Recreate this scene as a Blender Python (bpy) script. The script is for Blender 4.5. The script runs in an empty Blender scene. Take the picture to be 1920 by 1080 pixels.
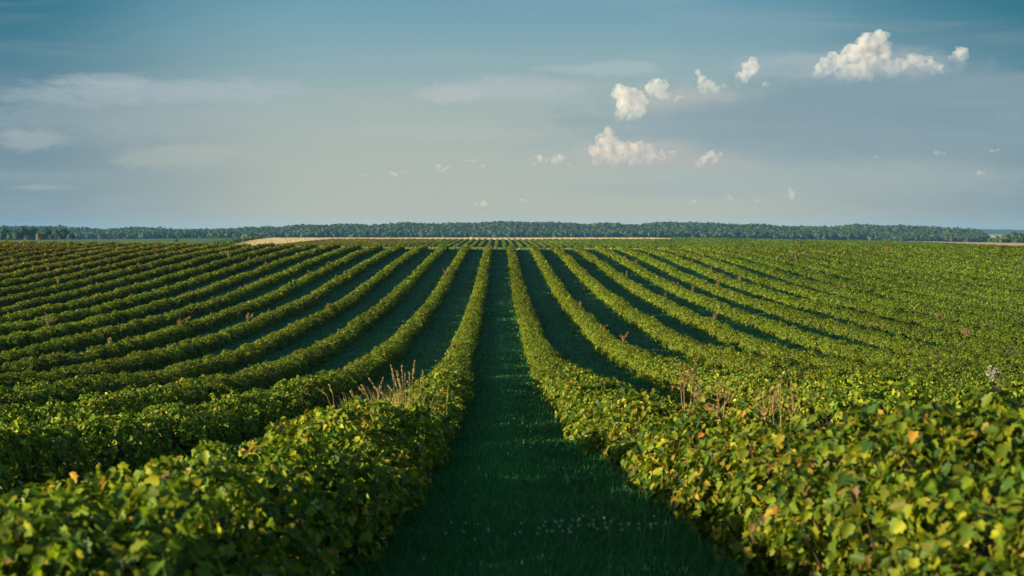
import bpy, math, random
import numpy as np

random.seed(7)
rng = np.random.default_rng(7)
scene = bpy.context.scene
COL = scene.collection
R = math.radians

# ------------------------------------------------------------------ camera
CAMZ = 8.0                      # eye level above the lowest datum
FPX = 1920 * 50.0 / 36.0        # focal length in photo pixels
cam_d = bpy.data.cameras.new("camera")
cam = bpy.data.objects.new("camera", cam_d)
COL.objects.link(cam)
cam.location = (0, 0, CAMZ)
cam.rotation_euler = (R(90), 0, 0)
cam_d.lens = 50
cam_d.sensor_width = 36
cam_d.shift_x = 23 / 1920
cam_d.shift_y = -100 / 1920
cam_d.clip_start = 0.1
cam_d.clip_end = 60000
cam_d.dof.use_dof = True
cam_d.dof.focus_distance = 42
cam_d.dof.aperture_fstop = 4.8
scene.camera = cam

# ------------------------------------------------------------------ light
SUN_EL, SUN_AZ = 9.2, 25.0     # degrees above horizon; degrees behind the camera, from the left
scene.view_settings.view_transform = 'Standard'
scene.view_settings.look = 'None'
scene.view_settings.exposure = 1.45
scene.view_settings.gamma = 1.0
scene.cycles.denoising_prefilter = 'NONE'
scene.cycles.max_bounces = 12
scene.cycles.diffuse_bounces = 3
scene.cycles.glossy_bounces = 2
scene.cycles.transmission_bounces = 3
scene.cycles.volume_bounces = 10
scene.cycles.transparent_max_bounces = 8

sd = bpy.data.lights.new("sun", 'SUN')
sd.energy = 5.0
sd.angle = R(0.53)
sd.color = (1.0, 0.85, 0.56)
sun = bpy.data.objects.new("sun", sd)
COL.objects.link(sun)
tx, ty, tz = (-math.cos(R(SUN_AZ)) * math.cos(R(SUN_EL)), -math.sin(R(SUN_AZ)) * math.cos(R(SUN_EL)), math.sin(R(SUN_EL)))
from mathutils import Vector
sun.rotation_euler = Vector((tx, ty, tz)).to_track_quat('Z', 'Y').to_euler()


class NT:
    """small helper for node trees"""
    def __init__(self, tree):
        self.t = tree
        tree.nodes.clear()

    def n(self, typ, **kw):
        nd = self.t.nodes.new(typ)
        for k, v in kw.items():
            setattr(nd, k, v)
        return nd

    def link(self, a, b):
        self.t.links.new(a, b)

    def put(self, sock, v):
        if isinstance(v, bpy.types.NodeSocket):
            self.link(v, sock)
        elif isinstance(v, (tuple, list)) and len(v) == 3 and sock.type == 'RGBA':
            sock.default_value = (*v, 1)
        else:
            sock.default_value = v

    def m(self, op, a, b=None, c=None, clamp=False):
        nd = self.n('ShaderNodeMath', operation=op, use_clamp=clamp)
        for i, v in enumerate((a, b, c)):
            if v is not None:
                self.put(nd.inputs[i], v)
        return nd.outputs[0]

    def mix(self, f, a, b, mode='MIX'):
        nd = self.n('ShaderNodeMix', data_type='RGBA', blend_type=mode)
        self.put(nd.inputs[0], f)
        self.put(nd.inputs[6], a)
        self.put(nd.inputs[7], b)
        return nd.outputs[2]

    def step(self, v, lo, hi):
        nd = self.n('ShaderNodeMapRange', interpolation_type='SMOOTHSTEP')
        self.put(nd.inputs[0], v)
        flip = lo > hi
        nd.inputs[1].default_value = min(lo, hi)
        nd.inputs[2].default_value = max(lo, hi)
        nd.inputs[3].default_value = 1 if flip else 0
        nd.inputs[4].default_value = 0 if flip else 1
        return nd.outputs[0]

    def noise(self, vec, scale, detail=4, rough=0.55, dist=0.0):
        nd = self.n('ShaderNodeTexNoise')
        if vec is not None:
            self.link(vec, nd.inputs['Vector'])
        nd.inputs['Scale'].default_value = scale
        nd.inputs['Detail'].default_value = detail
        nd.inputs['Roughness'].default_value = rough
        nd.inputs['Distortion'].default_value = dist
        return nd.outputs[0]

    def comb(self, x, y, z):
        nd = self.n('ShaderNodeCombineXYZ')
        for i, v in enumerate((x, y, z)):
            self.put(nd.inputs[i], v)
        return nd.outputs[0]


# ------------------------------------------------------------------ sky
world = bpy.data.worlds.new("World")
scene.world = world
world.use_nodes = True
w = NT(world.node_tree)
out = w.n('ShaderNodeOutputWorld')
bg = w.n('ShaderNodeBackground')
w.link(bg.outputs[0], out.inputs[0])
SKY_STRENGTH = 0.10
bg.inputs[1].default_value = SKY_STRENGTH
sky = w.n('ShaderNodeTexSky', sky_type='NISHITA')
sky.sun_disc = False
sky.sun_elevation = R(SUN_EL)
sky.sun_rotation = R(270 - SUN_AZ)
sky.air_density = 1.0
sky.dust_density = 1.2
sky.ozone_density = 3.0
tc = w.n('ShaderNodeTexCoord')
sep = w.n('ShaderNodeSeparateXYZ')
w.link(tc.outputs['Generated'], sep.inputs[0])
dx, dy, dz = sep.outputs
fy = w.m('MAXIMUM', w.m('ABSOLUTE', dy), 0.05)
u = w.m('DIVIDE', dx, fy)            # tangent of bearing
v = w.m('DIVIDE', dz, fy)            # tangent of height


def L(c):                             # linear sky radiance -> value before the background strength
    return tuple(x / SKY_STRENGTH for x in c)


def ramp(val, stops):
    nd = w.n('ShaderNodeValToRGB')
    cr = nd.color_ramp
    cr.interpolation = 'B_SPLINE'
    while len(cr.elements) > 1:
        cr.elements.remove(cr.elements[0])
    for i, (p, c) in enumerate(stops):
        e = cr.elements[0] if i == 0 else cr.elements.new(p)
        e.position = p
        e.color = (*c, 1)
    w.link(val, nd.inputs[0])
    return nd.outputs[0]


vv = w.m('DIVIDE', w.m('MAXIMUM', v, 0.0), 0.25, clamp=True)
clear = ramp(vv, [(0.0, (.465, .47, .375)), (.16, (.435, .482, .41)), (.34, (.385, .465, .435)), (.50, (.255, .41, .45)),
                  (.68, (.15, .335, .44)), (1.0, (.07, .24, .37))])
side = ramp(vv, [(0.0, (.21, .29, .33)), (.16, (.20, .29, .34)), (.34, (.15, .26, .33)), (.50, (.065, .205, .28)),
                 (.68, (.014, .155, .235)), (1.0, (.008, .12, .20))])
wobble = w.m('MULTIPLY', w.m('SUBTRACT', w.noise(w.comb(w.m('MULTIPLY', u, 5.0), w.m('MULTIPLY', v, 16.0), 3.3), 1.0, 4), .5), .16)
au = w.m('ADD', w.m('ADD', w.m('ABSOLUTE', u), w.m('MULTIPLY', w.step(u, -.12, -.38), .10)), wobble)
edge = w.step(au, 0.10, 0.46)
skyc = w.mix(edge, clear, side)


def ellipse(cx, cy, rx, ry, soft=1.0, warp=0.35, ns=9.0, seed=0.0, ay=3.0):
    """soft cloud patch; the centre and radii are given as tangents of bearing and height"""
    nv = w.comb(w.m('MULTIPLY', u, ns), w.m('MULTIPLY', v, ns * ay), seed)
    nz = w.m('SUBTRACT', w.noise(nv, 1.0, 7, 0.6, 0.3), 0.5)
    a = w.m('DIVIDE', w.m('SUBTRACT', u, cx), rx)
    b = w.m('DIVIDE', w.m('SUBTRACT', v, cy), ry)
    d = w.m('SQRT', w.m('ADD', w.m('MULTIPLY', a, a), w.m('MULTIPLY', b, b)))
    fine = w.m('SUBTRACT', w.noise(w.comb(w.m('ADD', w.m('MULTIPLY', u, ns * 4.5), w.m('MULTIPLY', v, ns * 2.0)), w.m('MULTIPLY', v, ns * ay * 3.2), seed + 40), 1.0, 6, 0.68, 0.6), 0.5)
    d = w.m('ADD', d, w.m('ADD', w.m('MULTIPLY', nz, warp * 4), w.m('MULTIPLY', fine, 1.5)))
    return w.step(w.m('SUBTRACT', 1.0 + 0.0, d), -0.5 * soft, 0.7 * soft)


def P(x, y):
    return (x - 937) / FPX, (440 - y) / FPX


def patch(col, fac, x, y, rx, ry, **kw):
    global skyc
    cx, cy = P(x, y)
    mk = ellipse(cx, cy, rx / FPX, ry / FPX, **kw)
    skyc = w.mix(w.m('MULTIPLY', mk, fac), skyc, col)


# grey blue cloud deck on the right, pale veils elsewhere
patch((.40, .475, .52), .55, 1500, 122, 120, 22, warp=.30, seed=3.1, ns=14, ay=2.2, soft=.7)
patch((.24, .345, .395), .75, 1640, 225, 500, 84, warp=.16, seed=1.0, ns=9, ay=3.0, soft=.7)
patch((.31, .405, .43), .55, 1260, 255, 300, 55, warp=.25, seed=1.7, ns=10, ay=3.5, soft=.8)
patch((.205, .315, .375), .55, 1740, 176, 300, 42, warp=.16, seed=2.4, ns=12, ay=2.5, soft=.6)
patch((.37, .45, .455), .45, 1560, 335, 420, 36, warp=.3, seed=2.9, ns=8, ay=6)
patch((.36, .44, .43), .40, 1330, 185, 100, 22, warp=.3, seed=3.6, ns=12, ay=3)
patch((.44, .51, .55), .52, 290, 172, 250, 24, warp=.34, seed=4.2, ns=11, ay=5, soft=.8)
patch((.44, .51, .54), .45, 180, 152, 110, 14, warp=.5, seed=4.6, ns=16, ay=4, soft=.8)
patch((.41, .475, .48), .38, 200, 215, 300, 44, warp=.34, seed=5.1, ns=9, ay=4)
patch((.43, .48, .46), .50, 60, 260, 70, 22, warp=.5, seed=5.4, ns=14, ay=2.5, soft=.7)
patch((.43, .475, .43), .50, 340, 293, 120, 26, warp=.35, seed=5.9, ns=11, ay=3, soft=.7)
patch((.49, .53, .53), .65, 855, 176, 70, 20, warp=.32, seed=6.3, ns=17, ay=2.0, soft=.7)
patch((.46, .51, .52), .55, 960, 165, 120, 22, warp=.4, seed=6.7, ns=13, ay=2.6, soft=.8)
patch((.42, .50, .54), .60, 1150, 128, 95, 13, warp=.4, seed=7.0, ns=15, ay=3.4, soft=.8)
patch((.42, .50, .54), .40, 1040, 128, 50, 7, warp=.4, seed=7.2, ns=16, ay=3.4, soft=.8)
patch((.45, .49, .455), .50, 830, 248, 220, 18, warp=.4, seed=7.7, ns=8, ay=6)
patch((.31, .385, .41), .55, 1090, 226, 60, 10, warp=.3, seed=7.9, ns=14, ay=3, soft=.8)
patch((.165, .265, .345), .50, 1830, 215, 150, 24, warp=.3, seed=8.2, ns=12, ay=4)
patch((.27, .37, .43), .60, 1850, 193, 80, 9, warp=.5, seed=8.4, ns=16, ay=3, soft=.8)
patch((.28, .38, .43), .55, 1895, 222, 26, 14, warp=.5, seed=8.6, ns=22, ay=2, soft=.7)
patch((.34, .42, .43), .35, 1230, 355, 220, 14, warp=.4, seed=8.8, ns=7, ay=9)
patch((.30, .39, .40), .35, 90, 330, 260, 12, warp=.5, seed=9.4, ns=7, ay=9)
patch((.40, .455, .43), .50, 70, 351, 70, 6, warp=.5, seed=9.9, ns=14, ay=5)
patch((.48, .475, .45), .75, 1190, 288, 130, 26, warp=.35, seed=12.1, ns=13, ay=2.4, soft=.9)
patch((.45, .475, .455), .70, 1255, 185, 100, 24, warp=.35, seed=12.7, ns=14, ay=2.4, soft=.9)
patch((.41, .465, .49), .72, 1660, 122, 150, 30, warp=.3, seed=13.3, ns=14, ay=2.2, soft=.9)
patch((.465, .47, .43), .55, 1320, 305, 90, 20, warp=.4, seed=13.9, ns=14, ay=2.6, soft=.9)
# the long deck with a clear upper edge running up to the right
vt = w.m('ADD', w.m('MULTIPLY', w.m('SUBTRACT', u, .132), .092), .0950)
dn = w.m('SUBTRACT', w.noise(w.comb(w.m('MULTIPLY', u, 34), w.m('MULTIPLY', v, 60), 2.0), 1.0, 6, .62), .5)
dk = w.step(w.m('ADD', w.m('SUBTRACT', vt, v), w.m('MULTIPLY', dn, .022)), -.002, .007)
dk = w.m('MULTIPLY', dk, w.step(w.m('ADD', u, w.m('MULTIPLY', dn, .06)), .09, .18))
dk = w.m('MULTIPLY', dk, w.step(w.m('ADD', v, w.m('MULTIPLY', dn, .03)), .045, .085))
skyc = w.mix(w.m('MULTIPLY', dk, .68), skyc, (.235, .335, .385))
# thin streaks over the whole sky
stre = w.noise(w.comb(w.m('MULTIPLY', u, 3.5), w.m('MULTIPLY', v, 38.0), 11.0), 1.0, 7, 0.6, 0.4)
skyc = w.mix(w.m('MULTIPLY', w.step(stre, .47, .78), .22), skyc, (.46, .49, .48))
vis = w.m('SUBTRACT', 1.0, w.step(v, 0.22, 0.75))
amb = w.mix(1.0, sky.outputs[0], (1.0, 1.0, 1.0), 'MULTIPLY')
final = w.mix(vis, amb, w.mix(1.0, skyc, (.366 / SKY_STRENGTH,) * 3, 'MULTIPLY'))
w.link(final, bg.inputs[0])


# ------------------------------------------------------------------ terrain shape
PZ = np.array([-1000, -60, -10, 0, 3, 5, 7, 11.4, 18, 28, 36.7, 54, 72.4, 91.5, 112, 135, 171.6, 205, 226, 236, 250, 290, 360, 450, 560, 620, 700, 850, 1000, 1100, 1300, 2000, 2800, 3000, 9000.])
PH = np.array([2, 1.2, 1.3, 1.36, 1.4, 1.50, 1.69, 2.07, 2.74, 3.62, 4.2, 5.18, 5.66, 5.60, 5.42, 5.02, 3.86, 2.94, 2.52, 2.46, 2.55, 3.6, 6.6, 8.2, 6.3, 5.25, 4.42, 3.25, 2.55, 4.5, 10, 20, 12, 10, 10.])


def pchip(xs, ys):
    h = np.diff(xs)
    d = np.diff(ys) / h
    m = np.zeros_like(ys)
    for i in range(1, len(xs) - 1):
        if d[i - 1] * d[i] > 0:
            w1, w2 = 2 * h[i] + h[i - 1], h[i] + 2 * h[i - 1]
            m[i] = (w1 + w2) / (w1 / d[i - 1] + w2 / d[i])

    def f(x):
        x = np.clip(np.asarray(x, float), xs[0], xs[-1])
        i = np.clip(np.searchsorted(xs, x, side='right') - 1, 0, len(h) - 1)
        t = (x - xs[i]) / h[i]
        t2, t3 = t * t, t * t * t
        return ((2 * t3 - 3 * t2 + 1) * ys[i] + (t3 - 2 * t2 + t) * h[i] * m[i] + (-2 * t3 + 3 * t2) * ys[i + 1] + (t3 - t2) * h[i] * m[i + 1])
    return f


prof = pchip(PZ, PH)


def sst(x, a, b):
    t = np.clip((np.asarray(x, float) - a) / (b - a), 0, 1)
    return t * t * (3 - 2 * t)


SKY_X = np.array([-400, 0, 60, 130, 160, 192, 205, 250, 300, 400, 450, 500, 550, 600, 640, 700, 760, 850, 930, 1000, 1040, 1100, 1150, 1200, 1250, 1340, 1400, 1500, 1560, 1600, 1680, 1750, 1800, 1838, 1852, 1866, 2400.])
SKY_Y = np.array([425, 424, 424, 426, 427, 431, 430, 428, 430, 430, 428, 425, 424, 424, 421, 421, 418, 418, 418, 416, 418, 420, 418, 421, 418, 419, 422, 424, 425, 423, 424, 426, 429, 432, 441, 446, 446.])


def ground(X, Y):
    """height (z) of the ground at X, Y"""
    X = np.asarray(X, float)
    Y = np.asarray(Y, float)
    h = prof(Y)
    aX = np.maximum(-X, 0)
    h = h + 0.5 * (1 - np.exp(-aX / 5)) * (1 - sst(Y, 105, 145)) * sst(Y, 0, 8)
    h = h - 0.0098 * np.minimum(aX, 90) * sst(Y, 130, 205) * (1 - sst(Y, 235, 300))
    far = sst(Y, 300, 600)
    h = h + far * (1 - sst(Y, 1200, 2000)) * (2.0 * sst(X, 90, 260) + 1.8 * sst(X, 240, 380) + 1.6 * sst(-X, 130, 370))
    h = h + 0.05 * np.sin(X * .21 + Y * .13) * np.sin(Y * .083 - X * .05) * sst(Y, 5, 30) * (1 - sst(Y, 300, 500))
    # wooded ridge behind the fields
    px = 937 + FPX * X / np.maximum(Y, 100)
    top = np.interp(px, SKY_X, SKY_Y)
    hr = -((440 - top) * 3600 / FPX - 15.5)
    h = h + sst(Y, 1300, 2700) * (1 - sst(Y, 3000, 3600)) * (8.0 * sst(px, 1380, 1760) + 5.0 * sst(-px, -420, 0))
    k = sst(Y, 2900, 3580)
    k2 = sst(Y, 3700, 5200)
    h = h * (1 - k) + hr * k
    h = h * (1 - k2) + 12 * k2
    return CAMZ - h


# ------------------------------------------------------------------ object helpers
def tag(o, label=None, cat=None, group=None, kind=None):
    for k_, v_ in (('label', label), ('category', cat), ('group', group), ('kind', kind)):
        if v_:
            o[k_] = v_
    return o


def empty(name, loc):
    o = bpy.data.objects.new(name, None)
    o.empty_display_size = .2
    COL.objects.link(o)
    o.location = loc
    return o


def mesh_obj(name, me, mat, parent=None, loc=None):
    o = bpy.data.objects.new(name, me)
    COL.objects.link(o)
    if mat is not None and len(me.materials) == 0:
        me.materials.append(mat)
    if parent is not None:
        o.parent = parent
    if loc is not None:
        o.location = loc
    return o


def mesh_np(name, V, F, smooth=False, col=None):
    """V (n,3); F list of (m,k) index arrays; col per-face colour (sum m, 3)"""
    me = bpy.data.meshes.new(name)
    V = np.ascontiguousarray(V, dtype=np.float32)
    if not isinstance(F, list):
        F = [F]
    F = [f for f in F if len(f)]
    tot = np.concatenate([np.full(len(f), f.shape[1], np.int32) for f in F])
    idx = np.concatenate([f.ravel() for f in F]).astype(np.int32)
    st = np.concatenate([[0], np.cumsum(tot)[:-1]]).astype(np.int32)
    me.vertices.add(len(V))
    me.vertices.foreach_set('co', V.ravel())
    me.loops.add(len(idx))
    me.loops.foreach_set('vertex_index', idx)
    me.polygons.add(len(tot))
    me.polygons.foreach_set('loop_start', st)
    me.polygons.foreach_set('loop_total', tot)
    if smooth:
        me.polygons.foreach_set('use_smooth', np.ones(len(tot), bool))
    me.update(calc_edges=True)
    if col is not None:
        a = me.attributes.new('tint', 'FLOAT_COLOR', 'FACE')
        c = np.ones((len(tot), 4), np.float32)
        c[:, :3] = col
        a.data.foreach_set('color', c.ravel())
    return me


def unit(a):
    return a / np.maximum(np.linalg.norm(a, axis=-1, keepdims=True), 1e-9)


# leaf outlines: (x along the leaf 0..1, y half width, z lift); the midrib is folded
def _lobed():
    half = [(-.06, .20), (.12, .40), (.30, .34), (.52, .47), (.60, .24), (.86, .17)]
    v_ = [(0, 0, 0), (1, 0, -.16)]
    for s in (1, -1):
        for x, y in half:
            v_.append((x, s * y, .35 * abs(y) - .16 * max(x, 0) ** 2))
    a = [0] + [1] + [7, 6, 5, 4, 3, 2]
    b = [0] + list(range(8, 14)) + [1]
    return np.array(v_), [np.array([a]), np.array([b])]


LEAF0 = _lobed()
LEAF1 = (np.array([(0, 0, 0), (1, 0, -.16), (.18, .42, .1), (.68, .34, .0), (.18, -.42, .1), (.68, -.34, .0)]),
         [np.array([[0, 1, 3, 2], [0, 4, 5, 1]])])
LEAF2 = (np.array([(0, 0, 0), (.45, .48, .12), (1, 0, -.08), (.45, -.48, .12)]), [np.array([[0, 3, 2, 1]])])


def leaves_geo(pos, axis, nrm, size, tint, tmpl):
    T, FT = tmpl
    n, k = len(pos), len(T)
    nrm = unit(nrm)
    axis = unit(axis - nrm * np.sum(axis * nrm, -1, keepdims=True))
    side_ = np.cross(nrm, axis)
    s = size[:, None, None]
    V = pos[:, None, :] + s * (axis[:, None, :] * T[None, :, 0:1] + side_[:, None, :] * T[None, :, 1:2] + nrm[:, None, :] * T[None, :, 2:3])
    F, C = [], []
    off = (np.arange(n) * k)
    for f in FT:
        F.append((off[:, None, None] + f[None]).reshape(-1, f.shape[1]))
        C.append(np.repeat(tint, len(f), axis=0))
    return V.reshape(-1, 3), F, np.concatenate(C)


class Geo:
    """collects pieces into one mesh with per-face tint"""
    def __init__(self):
        self.V, self.F, self.C, self.n = [], {}, {}, 0

    def add(self, V, F, C=None):
        if not isinstance(F, list):
            F = [F]
        i = 0
        for f in F:
            if len(f) == 0:
                continue
            k = f.shape[1]
            self.F.setdefault(k, []).append(f + self.n)
            c = np.tile(np.array([[.5, .5, .5]]), (len(f), 1)) if C is None else (np.tile(np.array([C]), (len(f), 1)) if np.ndim(C) == 1 else C[i:i + len(f)])
            self.C.setdefault(k, []).append(c)
            i += len(f)
        self.V.append(V)
        self.n += len(V)
        return self

    def tube(self, pts, rad, C=None, seg=5):
        pts = np.asarray(pts, float)
        rad = np.broadcast_to(np.asarray(rad, float), (len(pts),))
        t = unit(np.gradient(pts, axis=0))
        ref = np.where(np.abs(t[:, 2:3]) < .9, np.array([[0, 0, 1.]]), np.array([[1., 0, 0]]))
        a = unit(np.cross(t, ref))
        b = np.cross(t, a)
        ang = np.linspace(0, 2 * math.pi, seg, endpoint=False)
        V = pts[:, None] + rad[:, None, None] * (np.cos(ang)[None, :, None] * a[:, None] + np.sin(ang)[None, :, None] * b[:, None])
        m_ = len(pts)
        F = []
        for i in range(m_ - 1):
            for j in range(seg):
                F.append((i * seg + j, i * seg + (j + 1) % seg, (i + 1) * seg + (j + 1) % seg, (i + 1) * seg + j))
        return self.add(V.reshape(-1, 3), np.array(F), C)

    def mesh(self, name, smooth=False):
        ks = sorted(self.F)
        return mesh_np(name, np.concatenate(self.V), [np.concatenate(self.F[k]) for k in ks], smooth, np.concatenate([np.concatenate(self.C[k]) for k in ks]))


# ------------------------------------------------------------------ materials
def new_mat(name):
    m_ = bpy.data.materials.new(name)
    m_.use_nodes = True
    return m_, NT(m_.node_tree)


def leaf_material(name, trans=.35, rough=.5, spec=.25, noise_scale=None, sat=1.0):
    m_, t = new_mat(name)
    o = t.n('ShaderNodeOutputMaterial')
    at = t.n('ShaderNodeAttribute', attribute_name='tint')
    c = at.outputs['Color']
    if noise_scale:
        geo = t.n('ShaderNodeNewGeometry')
        nz = t.noise(geo.outputs['Position'], noise_scale, 3)
        c = t.mix(1.0, c, t.mix(nz, (.6, .6, .6), (1.4, 1.4, 1.4)), 'MULTIPLY')
    p = t.n('ShaderNodeBsdfPrincipled')
    t.link(c, p.inputs['Base Color'])
    p.inputs['Roughness'].default_value = rough
    p.inputs['Specular IOR Level'].default_value = spec
    tr = t.n('ShaderNodeBsdfTranslucent')
    t.link(t.mix(1.0, c, (1.2, 1.35, .5), 'MULTIPLY'), tr.inputs[0])
    mx = t.n('ShaderNodeMixShader')
    mx.inputs[0].default_value = trans
    t.link(p.outputs[0], mx.inputs[1])
    t.link(tr.outputs[0], mx.inputs[2])
    t.link(mx.outputs[0], o.inputs[0])
    return m_


def tint_material(name, rough=.8, spec=.2):
    m_, t = new_mat(name)
    o = t.n('ShaderNodeOutputMaterial')
    at = t.n('ShaderNodeAttribute', attribute_name='tint')
    p = t.n('ShaderNodeBsdfPrincipled')
    t.link(at.outputs['Color'], p.inputs['Base Color'])
    p.inputs['Roughness'].default_value = rough
    p.inputs['Specular IOR Level'].default_value = spec
    t.link(p.outputs[0], o.inputs[0])
    return m_


def noise_material(name, stops, scale=(1, 1, 1), rough=.9, detail=8, bump=0.0, spec=.15):
    m_, t = new_mat(name)
    o = t.n('ShaderNodeOutputMaterial')
    geo = t.n('ShaderNodeNewGeometry')
    mp = t.n('ShaderNodeMapping')
    mp.inputs['Scale'].default_value = scale
    t.link(geo.outputs['Position'], mp.inputs[0])
    nz = t.noise(mp.outputs[0], 1.0, detail, .62)
    big = t.noise(mp.outputs[0], 0.13, 3, .5)
    f = t.m('ADD', t.m('MULTIPLY', nz, .65), t.m('MULTIPLY', big, .35))
    nd = t.n('ShaderNodeValToRGB')
    cr = nd.color_ramp
    for i, (p_, c) in enumerate(stops):
        e = cr.elements[i] if i < 2 else cr.elements.new(p_)
        e.position = p_
        e.color = (*c, 1)
    t.link(f, nd.inputs[0])
    p = t.n('ShaderNodeBsdfPrincipled')
    t.link(nd.outputs[0], p.inputs['Base Color'])
    p.inputs['Roughness'].default_value = rough
    p.inputs['Specular IOR Level'].default_value = spec
    if bump:
        b = t.n('ShaderNodeBump')
        b.inputs['Strength'].default_value = bump
        b.inputs['Distance'].default_value = .1
        t.link(nz, b.inputs['Height'])
        t.link(b.outputs[0], p.inputs['Normal'])
    t.link(p.outputs[0], o.inputs[0])
    return m_


M_LEAF = leaf_material('currant_leaf', .36, .5, .16)
M_TWIG_SHADE = noise_material('currant_wood_shade', [(.3, (.018, .020, .008)), (.7, (.045, .042, .02))], (9, 9, 9))  # wood tone darkened to paint gap shade on the core; stems share it
M_GROUND = noise_material('mown_grass', [(.3, (.012, .055, .013)), (.55, (.018, .082, .018)), (.75, (.035, .095, .022))], (1.6, .7, 1.6), bump=.4)
M_BLADE = leaf_material('grass_blade', .3, .5, .3)
M_FARTREE = leaf_material('tree_leaf', .22, .6, .15)
M_BARK = noise_material('bark', [(.3, (.03, .024, .018)), (.7, (.08, .065, .05))], (4, 4, 1))
M_WHEAT = noise_material('ripe_wheat', [(.3, (.46, .30, .14)), (.5, (.56, .37, .18)), (.75, (.64, .45, .23))], (.05, .02, .2))
M_GREEN = noise_material('green_crop', [(.3, (.05, .12, .03)), (.5, (.075, .15, .04)), (.75, (.12, .18, .05))], (.05, .01, .2))
M_DRY = leaf_material('dry_plant', .15, .8, .1)
M_FLOWER = leaf_material('petal', .3, .7, .1)

# ------------------------------------------------------------------ ground sheet and fields
def grid_mesh(name, xs, ys, lift=0.0):
    gx, gy = np.meshgrid(xs, ys)
    gz = ground(gx, gy) + lift
    V = np.stack([gx, gy, gz], -1).reshape(-1, 3)
    nx, ny = len(xs), len(ys)
    i = np.arange(nx - 1)[None, :] + nx * np.arange(ny - 1)[:, None]
    F = np.stack([i, i + 1, i + 1 + nx, i + nx], -1).reshape(-1, 4)
    return V, F


def sym(a):
    a = np.asarray(a, float)
    return np.concatenate([-a[::-1], a[a > 0]])


xs = sym(np.concatenate([np.arange(0, 10, .7), np.arange(10, 100, 4), np.arange(100, 500, 16), np.arange(500, 1500, 60), np.linspace(1500, 8500, 22)]))
ys = np.concatenate([np.linspace(-950, -60, 12), np.arange(-50, -2, 6), np.arange(-2, 60, 1.2), np.arange(60, 320, 3), np.arange(320, 1150, 15), np.arange(1150, 2900, 70), np.arange(2900, 3800, 45), np.linspace(3850, 8800, 30)])
V, F = grid_mesh('ground', xs, ys)
g_o = mesh_obj('ground', mesh_np('ground', V, F, True), M_GROUND)
tag(g_o, kind='structure')


def blades(X, Y, hgt, wid, tone):
    n = len(X)
    a = rng.uniform(0, 2 * math.pi, n)
    lean = rng.uniform(.1, .75, n) * hgt
    b = rng.uniform(0, 2 * math.pi, n)
    z0 = ground(X, Y)
    sx, sy = np.cos(a) * wid, np.sin(a) * wid
    lx, ly = np.cos(b) * lean, np.sin(b) * lean
    p = np.stack([X, Y, z0 - .01], -1)
    S = np.stack([sx, sy, np.zeros(n)], -1)
    mid = p + np.stack([lx * .35, ly * .35, hgt * .62], -1)
    tip = p + np.stack([lx, ly, hgt], -1)
    V = np.stack([p - S, p + S, mid - S * .7, mid + S * .7, tip], 1).reshape(-1, 3)
    o = np.arange(n)[:, None] * 5
    return V, [o + np.array([[0, 1, 3, 2]]), o + np.array([[2, 3, 4]])], np.concatenate([tone, tone])


def field(name, mat, corners_fn, y0, y1, ny, nx, lift, label, cat, stalks=0):
    """a crop standing 'lift' above the ground, with side skirts; corners_fn(y) -> (x left, x right)"""
    yy = np.linspace(y0, y1, ny)
    rows = []
    for y in yy:
        a, b = corners_fn(y)
        x = np.linspace(a, b, nx)
        z = ground(x, np.full(nx, y)) + lift + rng.normal(0, .04, nx)
        z[0] -= lift + .1
        z[-1] -= lift + .1
        rows.append(np.stack([x, np.full(nx, y), z], -1))
    rows[0][:, 2] -= lift
    rows[-1][:, 2] -= lift
    V = np.concatenate(rows)
    i = np.arange(nx - 1)[None, :] + nx * np.arange(ny - 1)[:, None]
    F = np.stack([i, i + 1, i + 1 + nx, i + nx], -1).reshape(-1, 4)
    o = mesh_obj(name, mesh_np(name, V, F, True), mat)
    if stalks:
        n = stalks
        y = rng.uniform(y0, y1, n)
        ab = np.array([corners_fn(q) for q in y])
        x = ab[:, 0] + (ab[:, 1] - ab[:, 0]) * rng.random(n)
        V, F, C = blades(x, y, rng.uniform(.4, .62, n), rng.uniform(.2, .5, n), np.array([(.41, .33, .20)]) * rng.uniform(.8, 1.2, (n, 1)))
        G = Geo().add(V, F, C)
        tag(mesh_obj('stalks', G.mesh('stalks'), M_DRY, o), kind='stuff')
    return tag(o, label, cat, kind='structure')


wl = lambda y: -134 - 30 * (y - 750) / 250
field('wheat_field', M_WHEAT, lambda y: (wl(y), -103), 640, 868, 40, 12, .32, None, None, 26000)
field('wheat_field', M_WHEAT, lambda y: (wl(y), 112), 869, 1005, 30, 60, .32, None, None, 26000)
field('wheat_field', M_WHEAT, lambda y: (256 + (y - 800) * .12, 720), 760, 1030, 30, 60, .5, None, None, 16000)
field('green_field', M_GREEN, lambda y: (-760, wl(y) - 9), 600, 1040, 50, 80, .4, None, None)

# ------------------------------------------------------------------ currant rows
HALF = np.array([(.43, .02), (.48, .15), (.48, .31), (.42, .48), (.25, .60), (0, .645)])
SEC = np.concatenate([HALF * [-1, 1], (HALF * [1, 1])[::-1][1:]])
seglen = np.linalg.norm(np.diff(SEC, axis=0), axis=1)
SARC = np.concatenate([[0], np.cumsum(seglen)])
SARC /= SARC[-1]


def section(s):
    """point and outward normal on the hedge section; s in 0..1"""
    x = np.interp(s, SARC, SEC[:, 0])
    z = np.interp(s, SARC, SEC[:, 1])
    e = .02
    tx_ = np.interp(np.clip(s + e, 0, 1), SARC, SEC[:, 0]) - np.interp(np.clip(s - e, 0, 1), SARC, SEC[:, 0])
    tz_ = np.interp(np.clip(s + e, 0, 1), SARC, SEC[:, 1]) - np.interp(np.clip(s - e, 0, 1), SARC, SEC[:, 1])
    n = np.stack([-tz_, tx_], -1)
    return x, z, n / np.linalg.norm(n, axis=-1, keepdims=True)


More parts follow.
